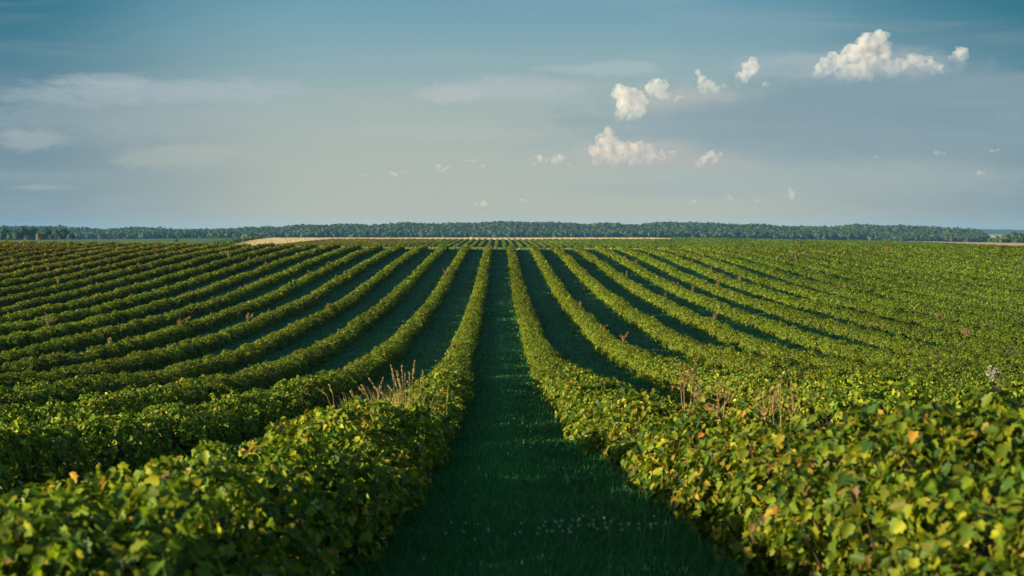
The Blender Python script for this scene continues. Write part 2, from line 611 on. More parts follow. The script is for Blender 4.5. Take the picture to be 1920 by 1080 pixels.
def vnoise(n, step, lo, hi, pdip=0.0, dip=1.0):
    k = np.arange(-5, n / step + 6)
    vals = rng.uniform(lo, hi, len(k))
    vals = np.where(rng.random(len(k)) < pdip, dip, vals)
    f = pchip(k * step, vals)
    return f


GREENS = np.array([(.075, .130, .012), (.12, .170, .011), (.165, .20, .011), (.22, .23, .013), (.042, .09, .018)])
OLD = np.array([(.27, .21, .022), (.36, .22, .03), (.30, .13, .03), (.20, .07, .025), (.16, .10, .05)])
GW = np.array([.22, .30, .22, .14, .12])
OW = np.array([.56, .22, .08, .06, .08])


def tints(n, yellow):
    c = GREENS[rng.choice(len(GREENS), n, p=GW)]
    old = rng.random(n) < yellow
    c2 = OLD[rng.choice(len(OLD), n, p=OW)]
    c = np.where(old[:, None], c2, c)
    return c * rng.uniform(.5, 1.5, (n, 1))


def vigour(X, Y):
    a = np.sin(X * .11 + Y * .045 + 1.0) * np.sin(Y * .071 - X * .06) + .6 * np.sin(X * .31 - Y * .19) * np.sin(Y * .23 + X * .12)
    return (1 - .13 * sst(X, 12, 45)) + .18 * a - .16 * np.exp(-((X - 22) / 9) ** 2 - ((Y - 58) / 18) ** 2)


def build_row(X0, y0, y1, smin=.070, k_lod=.00108, dens=1.0, far=False, autumn=()):
    """returns (foliage Geo, shade-dark core and stems mesh data) in world coordinates"""
    Lr = y1 - y0
    wn = vnoise(Lr, .95, .80, 1.20)
    hn = vnoise(Lr, .85, .82, 1.16, .07, .62)
    if abs(X0) < 2:
        hn_l = hn
        hn = lambda q: hn_l(q) * (1 - .10 * (1 - sst(np.asarray(q) + y0, 12, 40)) + (.20 * (1 - sst(np.asarray(q) + y0, 5, 9)) if X0 > 0 else 0))
    if X0 > 12:
        hn_base = hn
        hn = lambda q: hn_base(q) * .86
    cn0 = vnoise(Lr, 4.0, -.07, .07)
    shift = (.33 if X0 < 0 else .08) if abs(X0) < 2 else 0.0
    cn = lambda q: cn0(q) + shift * (1 - sst(np.asarray(q) + y0, 28, 62))
    wamt = .32 if abs(X0) < 6 else .1
    wide = lambda q: 1 + wamt * (1 - sst(q, 28, 62))
    tone0 = .80 if 0 < X0 < 2 else 1.0
    yn = vnoise(Lr, 3.0, 0, 1)
    yn2 = vnoise(Lr, 11.0, 0, 1)
    gap = vnoise(Lr, .8, 0, 1)
    G = Geo()
    edges = [y0]
    while edges[-1] < y1:
        edges.append(min(y1, edges[-1] + max(2.0, edges[-1] * .12)))
    for a, b in zip(edges[:-1], edges[1:]):
        if b - a < .05:
            continue
        ym = .5 * (a + b)
        dist = math.hypot(X0, ym)
        s = max(smin, k_lod * dist)
        if dist < 17 and not far:
            s = .035 + .035 * dist / 17
        cr_ = max(.15, 1.1 * s)
        per = max(7, int(6.1 * (cr_ / s) ** 2))
        nl = (b - a) * 3.2 * dens / (.6 * s * s) * (1.75 if dist < 17 else 1.0)
        nc = max(3, int(nl / per))
        t = rng.uniform(a, b, nc)
        nearw = wide(t)
        ss = rng.uniform(0, 1, nc)
        lx, lz, nn = section(ss)
        near = 1 + .03 * (1 - np.clip((t - 5) / 5, 0, 1))
        wsc = wn(t - y0) * nearw
        hsc = hn(t - y0) * near
        lump = rng.uniform(-.11, .08, nc) + .05 * (gap(t - y0) - .5) - (cr_ * .85 - .05)
        if dist < 17:
            lump -= np.where(rng.random(nc) < .4, rng.uniform(0, .22, nc), 0)
        # some shoots stand clear of the top
        up = (np.abs(lx) < .42) & (rng.random(nc) < .16)
        lz2 = lz * hsc + np.where(up, rng.uniform(.02, .11, nc), 0)
        cx = X0 + cn(t - y0) + lx * wsc + nn[:, 0] * lump
        cz = lz2 + nn[:, 1] * lump * .7
        cz = np.maximum(cz, .05)
        C = np.stack([cx, t, ground(cx, t) + cz], -1)
        N = np.stack([nn[:, 0], np.zeros(nc), nn[:, 1]], -1)
        # leaves round each shoot tip
        d = unit(rng.normal(0, 1, (nc, per, 3)) + N[:, None] * .9 + np.array([0, 0, .35]))
        rr = np.sqrt(rng.uniform(.3, 1.0, (nc, per, 1))) * cr_
        pos = (C[:, None] + d * rr * np.array([1, 1, .9])).reshape(-1, 3)
        dd = d.reshape(-1, 3)
        m_ = len(pos)
        nr = unit(dd + np.array([0, 0, .25]) + rng.normal(0, .45, (m_, 3)))
        ax = dd * .6 + np.array([0, 0, -.75]) + rng.normal(0, .5, (m_, 3))
        size = s * rng.uniform(.6, 1.3, m_)
        if dist < 40:
            nr = unit(nr + rng.normal(0, .35, (m_, 3)))
        yl = .02 + .13 * yn(t - y0) * yn2(t - y0) + .03 * (lz < .4)
        for ay_, aw, af in autumn:
            yl = yl + af * np.exp(-((t - ay_) / aw) ** 2) * (rng.random(nc) < .6)
        yl = np.where(rng.random(nc) < .02, .7, yl)
        tn = tints(m_, np.repeat(yl, per))
        tn = tn * np.repeat(rng.uniform(.8, 1.2, nc) * vigour(cx, t) * tone0, per)[:, None]
        hue = np.repeat(1 - .20 * sst(cx, 6, 40) * (1 - .35 * sst(t, 130, 220)), per)
        rust = np.repeat(sst(-cx, 22, 60) * sst(t, 105, 175), per)
        tn = tn * np.stack([hue * (1 + .30 * rust), 1 - .10 * rust, np.full(m_, 1.0)], -1)
        if dist > 45:
            tn = tn * .55 + tn.mean(0) * .45
        size = np.where(tn[:, 0] > 1.15 * tn[:, 1], size * .72, size)
        tmpl = LEAF0 if dist < 17 else (LEAF1 if dist < 40 else LEAF2)
        G.add(*leaves_geo(pos, ax, nr, size, tn, tmpl))
        if dist < 34 and not far:
            # shoots standing up from the bush, each with a whorl of drooping leaves
            ns_ = int((b - a) * (30 if dist < 17 else 12))
            ts = rng.uniform(a, b, ns_)
            sq_ = rng.uniform(.16, .84, ns_)
            hx, hz_, hn_ = section(sq_)
            nw = wide(ts)
            nh = 1 + .03 * (1 - np.clip((ts - 5) / 5, 0, 1))
            sx = X0 + cn(ts - y0) + hx * wn(ts - y0) * nw + hn_[:, 0] * .02
            rise = rng.uniform(-.03, .20, ns_) * np.maximum(hn_[:, 1], .15)
            sz = hz_ * hn(ts - y0) * nh + rise
            tip = np.stack([sx, ts, ground(sx, ts) + sz], -1)
            nl_ = 15
            ang = rng.uniform(0, 2 * math.pi, (ns_, nl_))
            dirs = np.stack([np.cos(ang), np.sin(ang), rng.uniform(-1.3, .25, (ns_, nl_))], -1)
            back = rng.uniform(0, .15, (ns_, nl_, 1))
            p_ = (tip[:, None] + dirs * np.array([.022, .022, .01]) - back * np.array([0, 0, 1.0])).reshape(-1, 3)
            dflat = dirs.reshape(-1, 3)
            m2 = len(p_)
            nr_ = unit(dflat * np.array([.75, .75, 0]) + np.array([0, 0, .75]) + rng.normal(0, .28, (m2, 3)))
            yl2 = .03 + .10 * yn(ts - y0) * yn2(ts - y0)
            for ay_, aw, af in autumn:
                yl2 = yl2 + af * .8 * np.exp(-((ts - ay_) / aw) ** 2)
            t2 = tints(m2, np.repeat(yl2, nl_)) * np.repeat(rng.uniform(.85, 1.25, ns_) * tone0, nl_)[:, None]
            G.add(*leaves_geo(p_, dflat, nr_, rng.uniform(.034, .058, m2) * (1 if dist < 17 else 1.25), t2, tmpl))
    # closed core hull for inner branches, its dark colour painting the shade inside
    st = np.arange(y0 + .15, y1 - .1, .35 if not far else 3.0)
    if len(st) < 3:
        st = np.linspace(y0 + .1, y1 - .1, 3)
    sq = np.linspace(0, 1, 13)
    lx, lz, nn = section(sq)
    core = np.where(st < 17, .50, np.where(st < 40, .68, .78))[:, None]
    rad = core + rng.uniform(-.10, .08, (len(st), len(sq)))
    Y = np.repeat(st[:, None], len(sq), 1) + rng.uniform(-.1, .1, (len(st), len(sq)))
    near = np.ones(len(st))
    Xc = X0 + cn(st - y0)[:, None] + lx[None] * (wn(st - y0) * wide(st))[:, None] * rad
    Zc = (lz[None] * (hn(st - y0) * near)[:, None]) * rad
    Zc[:, 0] = Zc[:, -1] = -.05
    Vc = np.stack([Xc, Y, ground(Xc, Y) + Zc], -1).reshape(-1, 3)
    k = len(sq)
    i = np.arange(k - 1)[None] + k * np.arange(len(st) - 1)[:, None]
    Fc = np.stack([i, i + 1, i + 1 + k, i + k], -1).reshape(-1, 4)
    caps = [np.array([list(range(k))[::-1]]), np.array([[(len(st) - 1) * k + j for j in range(k)]])]
    B = Geo().add(Vc, [Fc] + caps, (.05, .05, .02))
    # visible stems near the camera
    if y0 < 20:
        for _ in range(int(min(18, y1 - y0) * 14)):
            y = rng.uniform(y0, min(y1, y0 + 20))
            bx = X0 + rng.normal(0, .12)
            ex = X0 + rng.uniform(-.66, .66)
            p0 = np.array([bx, y, float(ground(bx, y)) - .02])
            yy = y + rng.normal(0, .15)
            p2 = np.array([ex, yy, float(ground(ex, yy)) + rng.uniform(.28, .56)])
            p1 = (p0 + p2) / 2 + np.array([(ex - bx) * .3, 0, -.05])
            B.tube([p0, p1, p2], [.009, .007, .003], (.16, .10, .06), 5)
    return G, B


ORD = ['', 'first', 'second', 'third', 'fourth', 'fifth', 'sixth', 'seventh', 'eighth', 'ninth', 'tenth', 'eleventh', 'twelfth', 'thirteenth',
       'fourteenth', 'fifteenth', 'sixteenth', 'seventeenth', 'eighteenth', 'nineteenth', 'twentieth', 'twenty-first', 'twenty-second',
       'twenty-third', 'twenty-fourth', 'twenty-fifth', 'twenty-sixth']
ROWX = {}
YEND = 229.0


def add_row(sgn, k):
    X0 = sgn * (1.75 + 3.5 * (k - 1))
    y0 = max(1.6, abs(X0) * 2.52 - 5)
    yend = YEND + rng.uniform(-1.2, 1.2)
    if sgn > 0 and k > 14:
        yend = YEND + 6
    if y0 > yend - 6:
        return
    autumn = ()
    if k == 1:
        autumn = [(11.5, 2.2, .32), (21.5, 3.0, .12)] if sgn < 0 else [(13, 4.5, .20), (7.0, 3.0, .13), (37, 3, .3)]
    elif k == 2 and sgn < 0:
        autumn = [(15, 3, .18)]
    G, B = build_row(X0, y0, yend, autumn=autumn)
    base = (X0, y0, float(ground(X0, y0)))
    e = empty('currant_row', base)
    word = 'left' if sgn < 0 else 'right'
    look = 'bushy currant row with shaded flank' if sgn < 0 else 'sunlit currant row'
    if k == 1:
        lab = f'long green currant row edging the central grass aisle on its {word} side'
    else:
        lab = f'{look}, {ORD[k]} to the {word} of the central grass aisle'
    tag(e, lab, 'hedge', 'currant rows on the near slope')
    sh = -np.array(base)
    G.V = [v_ + sh for v_ in G.V]
    B.V = [v_ + sh for v_ in B.V]
    mesh_obj('foliage', G.mesh('foliage'), M_LEAF, e)
    mesh_obj('branches', B.mesh('branches'), M_TWIG_SHADE, e)  # shade-coloured core hull plus the near stems


for k in range(1, 26):
    add_row(-1, k)
    add_row(1, k)

# far block on the next slope
for i, X0 in enumerate(np.arange(-99.5, 262, 3.5)):
    ye = 856 if X0 < 108 else 856 + min(150, (X0 - 104) * 12)
    ye = min(ye, 1000 - max(0, X0 - 160) * .5)
    G, B = build_row(X0, 600, ye, smin=.5, k_lod=.00064, dens=1.15, far=True)
    g2 = Geo()
    g2.V, g2.F, g2.C, g2.n = G.V, G.F, G.C, G.n
    base = np.array((X0, 600, float(ground(X0, 600))))
    for vb, fb, cb in [(B.V[0], B.F[4][0], None)]:
        g2.add(vb, fb, (.05, .09, .018))
    g2.V = [v_ - base for v_ in g2.V]
    o = mesh_obj('currant_row', g2.mesh('currant_row'), M_LEAF, None, base)
    tag(o, 'thin far currant row striping the next slope below the tan wheat', 'hedge', 'far currant rows on the next slope')

# ------------------------------------------------------------------ trees
def ico(sub):
    import bmesh
    bm = bmesh.new()
    bmesh.ops.create_icosphere(bm, subdivisions=sub, radius=1)
    bm.verts.index_update()
    V = np.array([v_.co[:] for v_ in bm.verts])
    F = np.array([[v_.index for v_ in f.verts] for f in bm.faces])
    bm.free()
    return V, F


ICO1, ICO2, ICO3 = ico(1), ico(2), ico(3)
TREE_G = np.array([(.042, .085, .020), (.055, .10, .022), (.075, .115, .026), (.035, .07, .022), (.10, .13, .03), (.05, .085, .035)])


def crown_leaves(G, c, r, h, n, s, tone, lobes=5):
    """clumped crown: leaf clumps spread over several lobes"""
    lc = unit(rng.normal(0, 1, (lobes, 3)) + np.array([0, 0, .3])) * np.array([r * .5, r * .5, h * .28]) + c
    lc[0] = c + np.array([0, 0, h * .22])
    lr = rng.uniform(.45, .68, lobes)
    li = rng.integers(0, lobes, n)
    d = unit(rng.normal(0, 1, (n, 3)) + np.array([0, 0, .25]))
    rad = rng.uniform(.7, 1.05, (n, 1)) * lr[li][:, None]
    pos = lc[li] + d * rad * np.array([r, r, h * .5])
    nr = unit(d + rng.normal(0, .45, (n, 3)))
    ax = rng.normal(0, 1, (n, 3))
    t = tone[None] * rng.uniform(.75, 1.3, (n, 1)) * rng.uniform(.85, 1.15, lobes)[li][:, None]
    G.add(*leaves_geo(pos, ax, nr, s * rng.uniform(.7, 1.35, n), t, LEAF2))
    V, F = ICO1
    for j in range(lobes):
        G.add(V * np.array([r, r, h * .5]) * lr[j] * .8 + lc[j], F, tone * .9)


# the wooded ridge: one mass of crowns, thousands of them
WG = Geo()
bunch = vnoise(2600, 60, 0, 1)
for y in np.arange(2960, 3720, 17):
    xr = np.arange(-1290, 1270, 14.0)
    for x in xr:
        x = x + rng.normal(0, 4.5)
        yy = y + rng.normal(0, 5.5)
        px = 937 + FPX * x / yy
        if px > 1846 + rng.normal(0, 5) or px < -70:
            continue
        r = rng.uniform(4.5, 10.0)
        h = rng.uniform(.8, 1.25) * (5 + r * 1.05)
        if rng.random() < .08:
            h *= 1.3
        swell = 2.2 * math.sin(x * .021 + yy * .004) * math.sin(x * .0077 + 2) + 1.3 * math.sin(x * .05 + 1)
        gz = float(ground(x, yy))
        tone = TREE_G[rng.integers(0, len(TREE_G))] * rng.uniform(.42, .95)
        c = np.array([x, yy, gz + 15.5 - h * .55 + rng.normal(0, 1.5) + swell])
        crown_leaves(WG, c, r, h, 48, 2.7, tone, 4)
wood = mesh_obj('woods', WG.mesh('woods'), M_FARTREE)
tag(wood, 'long dark green wood covering the ridge behind the fields', 'woods', None, 'stuff')


def tree(x, y, H, r, tone, label, group, n=420, top=None):
    base = np.array((x, y, float(ground(x, y)) - .1))
    if top is not None:
        H = top - base[2]
    e = tag(empty('tree', base), label, 'tree', group)
    T = Geo()
    T.tube([(0, 0, 0), (rng.normal(0, .15), 0, H * .3), (rng.normal(0, .3), 0, H * .65)], [H * .022, H * .017, H * .007], (.06, .05, .04), 7)
    for _ in range(6):
        a = rng.uniform(0, 6.28)
        z = H * rng.uniform(.25, .5)
        T.tube([(0, 0, z), (math.cos(a) * r * .35, math.sin(a) * r * .35, z + H * .12), (math.cos(a) * r * .65, math.sin(a) * r * .65, z + H * .2)], [H * .009, H * .006, H * .002], (.06, .05, .04), 5)
    mesh_obj('trunk', T.mesh('trunk'), M_BARK, e)
    G = Geo()
    crown_leaves(G, np.array([0, 0, H * .56]), r, H * .86, n, r * .26, np.array(tone), 8)
    # foliage skirts down to the field edge
    crown_leaves(G, np.array([0, 0, H * .25]), r * .9, H * .42, n // 3, r * .26, np.array(tone), 4)
    mesh_obj('crown', G.mesh('crown'), M_FARTREE, e)
    return e


# copse on the left, nearer than the ridge
cop = [(-14, 425, 14), (8, 426, 12), (30, 433, 9), (44, 424, 12), (62, 427, 11), (73, 435, 7), (88, 427, 11), (104, 431, 11), (120, 429, 12), (133, 436, 9), (18, 438, 8), (52, 439, 8), (94, 440, 8), (112, 441, 7)]
names = ['rounded', 'broad', 'low bushy', 'tall', 'dense', 'pale tan', 'tall full', 'dark rounded', 'large dark', 'sloping end', 'short', 'small round', 'short bushy', 'small dark']
side_w = ['at the left edge of the photo', 'second from the left edge', 'with a dip above it', 'near the left end', 'midway along it', 'low at the front of it', 'right of the pale tan tree', 'right of its middle', 'next to its right end', 'closing its right end',
          'at the foot of its left half', 'at the foot beside the pale tan tree', 'at the foot of its right half', 'at the foot of its right end']
for (px, yt, rp), nm, sw in zip(cop, names, side_w):
    Y = 1700 + rng.uniform(-25, 25) - (45 if yt > 434 else 0)
    x = (px - 937) * Y / FPX
    top = CAMZ + (440 - yt) * Y / FPX
    tone = TREE_G[3] * rng.uniform(.7, 1.0) if nm != 'pale tan' else np.array((.17, .13, .05))
    tree(x, Y, 0, rp * Y / FPX * 1.05, tone, f'{nm} tree in the dark left copse, {sw}', 'trees of the left copse', 520, top)
# copse at the right end
cop2 = [(1857, 444, 8), (1870, 441, 10), (1886, 438, 10), (1900, 435, 10), (1914, 436, 10), (1930, 434, 11), (1878, 447, 8), (1906, 446, 8)]
nm2 = ['lowest', 'small rounded', 'mid sized', 'tall', 'tall broad', 'tall dark', 'short', 'short dark']
sw2 = ['at its left tip', 'second from its left tip', 'in its middle', 'right of its middle', 'near the right edge', 'at the right edge', 'low in front at left', 'low in front']
for (px, yt, rp), nm, sw in zip(cop2, nm2, sw2):
    Y = 1800 + rng.uniform(-25, 25) - (45 if yt > 445 else 0)
    x = (px - 937) * Y / FPX
    top = CAMZ + (440 - yt) * Y / FPX
    tree(x, Y, 0, rp * Y / FPX * 1.05, TREE_G[0] * rng.uniform(.75, 1.1), f'{nm} tree of the right copse above the pale field, {sw}', 'trees of the right copse', 420, top)
# single crowns that stand out of the wood's skyline
for px, yt, rp, lab in [(541, 421.5, 5, 'round crown standing above the wood left of the tan wheat, alone on the skyline'), (612, 420.5, 5, 'flat topped crown on the skyline above the tan wheat'), (634, 420, 6, 'dark knobbly crown on the skyline right of the flat topped one'),
                        (976, 415, 7, 'highest broad crown on the middle of the wood skyline'), (1159, 417, 6, 'rounded crown on the skyline right of the middle'), (1255, 416.5, 9, 'wide full crown on the skyline, right part of the wood'),
                        (1677, 422.5, 6, 'small rounded crown standing up near the right end of the wood'), (462, 439, 9, 'pale rounded tree at the foot of the wood by the green field corner')]:
    Y = 3560 if yt < 430 else 2880
    x = (px - 937) * Y / FPX
    top = CAMZ + (440 - yt) * Y / FPX
    tone = TREE_G[1] if yt < 430 else np.array((.10, .135, .04))
    tree(x, Y, 0, rp * Y / FPX, tone, lab, 'trees standing out of the ridge wood', 240, top)

# far blue ridge beyond the wood's right end
hx = np.linspace(1500, 4200, 120)
hy = np.array([6600, 6900, 7200, 7600])
gx, gy = np.meshgrid(hx, hy)
prof_h = np.array([0, .75, 1.0, .95])
ht = np.interp(937 + FPX * hx / 7200, [1700, 1780, 1830, 1870, 1920, 2100, 2500], [438, 431, 429, 430, 431.5, 432, 433])
gz = CAMZ - 12 + prof_h[:, None] * ((440 - ht) * 7200 / FPX + 12)[None] + rng.normal(0, 1.3, gx.shape) * (prof_h[:, None] > .5)
Vh = np.stack([gx, gy, gz], -1).reshape(-1, 3)
i = np.arange(len(hx) - 1)[None] + len(hx) * np.arange(3)[:, None]
Fh = np.stack([i, i + 1, i + 1 + len(hx), i + len(hx)], -1).reshape(-1, 4)
M_RIDGE = noise_material('far_wooded_ridge', [(.35, (.03, .06, .022)), (.65, (.06, .09, .035))], (.02, .02, .05))
tag(mesh_obj('hills', mesh_np('hills', Vh, Fh, True), M_RIDGE), kind='structure')
# tan field glimpsed between the wood and the right copse
yy0, yy1 = 5200, 5700
Vt = np.array([((px - 937) * y / FPX, y, CAMZ + (440 - yp) * y / FPX) for y, yp in ((yy0, 446), (yy1, 440)) for px in (1846, 1866, 1885)])
tag(mesh_obj('stubble_field', mesh_np('stubble_field', Vt, np.array([(0, 1, 4, 3), (1, 2, 5, 4)])), M_WHEAT), kind='structure')

# rough hedge of grass along the edge between green crop and wheat
Gv = Geo()
nv = 2600
tt = rng.uniform(0, 1, nv)
yv = 650 + tt * 370
xv = wl(yv) - 4.5 + rng.normal(0, 1.6, nv)
zv = ground(xv, yv) + rng.uniform(.1, 1.25, nv)
Gv.add(*leaves_geo(np.stack([xv, yv, zv], -1), rng.normal(0, 1, (nv, 3)) + [0, 0, 1], rng.normal(0, 1, (nv, 3)), rng.uniform(.6, 1.2, nv), np.array([(.04, .07, .025)]) * rng.uniform(.7, 1.3, (nv, 1)), LEAF2))
tag(mesh_obj('rough_verge', Gv.mesh('rough_verge'), M_FARTREE), 'dark scrubby verge between the green crop and the tan wheat', 'verge')

# ------------------------------------------------------------------ grass in the alleys
GRASS_T = np.array([(.018, .098, .020), (.022, .11, .021), (.015, .08, .020), (.032, .125, .022), (.06, .11, .028)])
gr = Geo()
for k in range(-6, 7):
    Xc = 3.5 * k
    y0 = max(3.0, abs(Xc) * 2.5 - 4)
    for a, b in zip(*(lambda e: (e[:-1], e[1:]))(np.array([3, 6, 9, 13, 18, 25, 35, 50, 70, 100, 140, 190, 234.]))):
        if b < y0:
            continue
        ym = (a + b) / 2
        lod = max(1.0, ym / 9)
        n = int((b - a) * 2.9 * 2600 / lod ** 2 * (1.0 if k == 0 else .8))
        X = Xc + rng.uniform(-1.45, 1.45, n)
        Y = rng.uniform(a, b, n)
        edge_ = sst(np.abs(X - Xc), .75, 1.3)
        pat = .5 + .5 * np.sin(X * 5.1 + np.sin(Y * 2.3) * 1.7) * np.sin(Y * 3.7 + X * 2)
        h = rng.uniform(.03, .08, n) * (1 + .5 * edge_) * (.7 + .6 * pat)
        h = np.where(rng.random(n) < (.02 if ym < 18 else 0), h * 2.2, h) * max(1, lod ** .12)
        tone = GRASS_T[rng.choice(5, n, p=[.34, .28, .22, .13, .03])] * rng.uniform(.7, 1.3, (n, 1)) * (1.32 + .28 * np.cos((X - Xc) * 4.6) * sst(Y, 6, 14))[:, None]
        gr.add(*blades(X, Y, h, rng.uniform(.0022, .0045, n) * lod, tone))
# headland strip at the top of the slope, sunlight put into paler blades
n = 16000
X = rng.uniform(-95, 100, n)
Y = rng.uniform(230, 241, n)
gr.add(*blades(X, Y, rng.uniform(.15, .42, n), rng.uniform(.05, .11, n), np.array([(.14, .17, .045)]) * rng.uniform(.6, 1.3, (n, 1))))
tag(mesh_obj('grass', gr.mesh('grass'), M_BLADE), 'short dark green grass covering the alleys between the rows', 'grass', None, 'stuff')

# ------------------------------------------------------------------ white clover in the near alley
def clover_head():
    G = Geo()
    n = 46
    d = unit(rng.normal(0, 1, (n, 3)) + [0, 0, .4])
    G.add(*leaves_geo(d * .003, d + rng.normal(0, .15, (n, 3)), rng.normal(0, 1, (n, 3)), np.full(n, .0070), np.array([(.44, .44, .40)]) * rng.uniform(.75, 1.1, (n, 1)), LEAF2))
    return G.mesh('flower_head')


clo_heads = [clover_head() for _ in range(3)]
clo_stems = []
for _ in range(3):
    G = Geo().tube([(0, 0, 0), (.01, .004, .05), (.004, -.004, .105)], [.0014, .0012, .001], (.05, .12, .03), 5)
    clo_stems.append(G.mesh('stem'))
spots = []
for _ in range(46):
    px = np.clip(rng.normal(1075, 85), 870, 1228)
    py = 986 + rng.normal(0, 9) - (px - 1050) * .02
    spots.append((px, py))
spots += [(845, 982), (867, 981), (832, 1001), (790, 1050), (895, 983), (960, 1003), (1280, 968), (1268, 962), (1015, 800), (958, 745), (1216, 993), (868, 905)]
for i, (px, py) in enumerate(spots):
    Y = 9.0
    for _ in range(30):
        X = (px - 937) * Y / FPX
        hgt = float(ground(X, Y)) + .10
        Y += ((CAMZ - hgt) * FPX / (py - 440) - Y) * .5
    X = (px - 937) * Y / FPX
    e = empty('clover_flower', (X, Y, float(ground(X, Y))))
    e.rotation_euler = (rng.normal(0, .12), rng.normal(0, .12), rng.uniform(0, 6.28))
    tag(e, 'small white clover flower in the dark grass of the near central aisle', 'flower', 'white clover flowers in the grass')
    j = i % 3
    mesh_obj('stem', clo_stems[j], M_BLADE, e)
    mesh_obj('flower_head', clo_heads[j], M_FLOWER, e, (.004, -.004, .107))

# ------------------------------------------------------------------ weeds among the rows
def row_point(sgn, k, px, off=0.0):
    X = sgn * (1.75 + 3.5 * (k - 1)) + off
    Y = X * FPX / (px - 937)
    return X, Y, float(ground(X, Y))


DOCK = np.array([(.20, .095, .045), (.24, .14, .06), (.15, .075, .04), (.28, .19, .08)])


def dock(sgn, k, px, h, label, spread=.10, rusty=1.0, off=.2, green=False, nbr=6):
    X, Y, Z = row_point(sgn, k, px, off * (1 if sgn > 0 else -1))
    e = tag(empty('dry_weed' if not green else 'leafy_weed', (X, Y, Z)), label, 'weed', 'weeds standing in the currant rows')
    H = .58 + h * .85
    S, D = Geo(), Geo()
    sc = max(1.0, Y / 60)
    c = (.22, .12, .06) if not green else (.10, .16, .04)
    S.tube([(0, 0, 0), (.02, 0, H * .5), (rng.normal(0, .03), 0, H)], [.006 * sc, .005 * sc, .003 * sc], c, 5)
    for j in range(nbr):
        z = H * rng.uniform(.62, .9)
        a = rng.uniform(0, 6.28)
        ln = rng.uniform(.4, 1.0) * spread * 1.6
        p0 = np.array([0.01, 0, z])
        p2 = p0 + [math.cos(a) * ln, math.sin(a) * ln, ln * rng.uniform(.9, 2.0)]
        S.tube([p0, (p0 + p2) / 2 + [math.cos(a) * ln * .12, math.sin(a) * ln * .12, 0], p2], [.004 * sc, .003 * sc, .002 * sc], c, 4)
        n = 70 if Y < 130 else 45
        t = rng.uniform(.15, 1, (n, 1))
        pos = p0 + (p2 - p0) * t + rng.normal(0, .022, (n, 3))
        pal = DOCK if not green else np.array([(.14, .24, .04), (.10, .19, .03), (.18, .26, .06)])
        tn = pal[rng.integers(0, len(pal), n)] * rng.uniform(.8, 1.25, (n, 1)) * np.array([1, .8 + .25 / rusty, .8 + .3 / rusty])
        D.add(*leaves_geo(pos, rng.normal(0, 1, (n, 3)) + [0, 0, .4], rng.normal(0, 1, (n, 3)), rng.uniform(.018, .04, n) * sc * (1.8 if green else 1), tn, LEAF2))
    n = 60
    pos = np.array([0, 0, 1.]) * rng.uniform(H * .75, H * 1.03, (n, 1)) + rng.normal(0, .02, (n, 3))
    pal = DOCK if not green else np.array([(.14, .24, .04), (.18, .26, .06)])
    D.add(*leaves_geo(pos, rng.normal(0, 1, (n, 3)), rng.normal(0, 1, (n, 3)), rng.uniform(.018, .04, n) * sc * (1.8 if green else 1), pal[rng.integers(0, len(pal), n)], LEAF2))
    mesh_obj('stem', S.mesh('stem'), M_DRY, e)
    mesh_obj('seed_heads' if not green else 'leaves', D.mesh('seed_heads'), M_DRY if not green else M_LEAF, e)


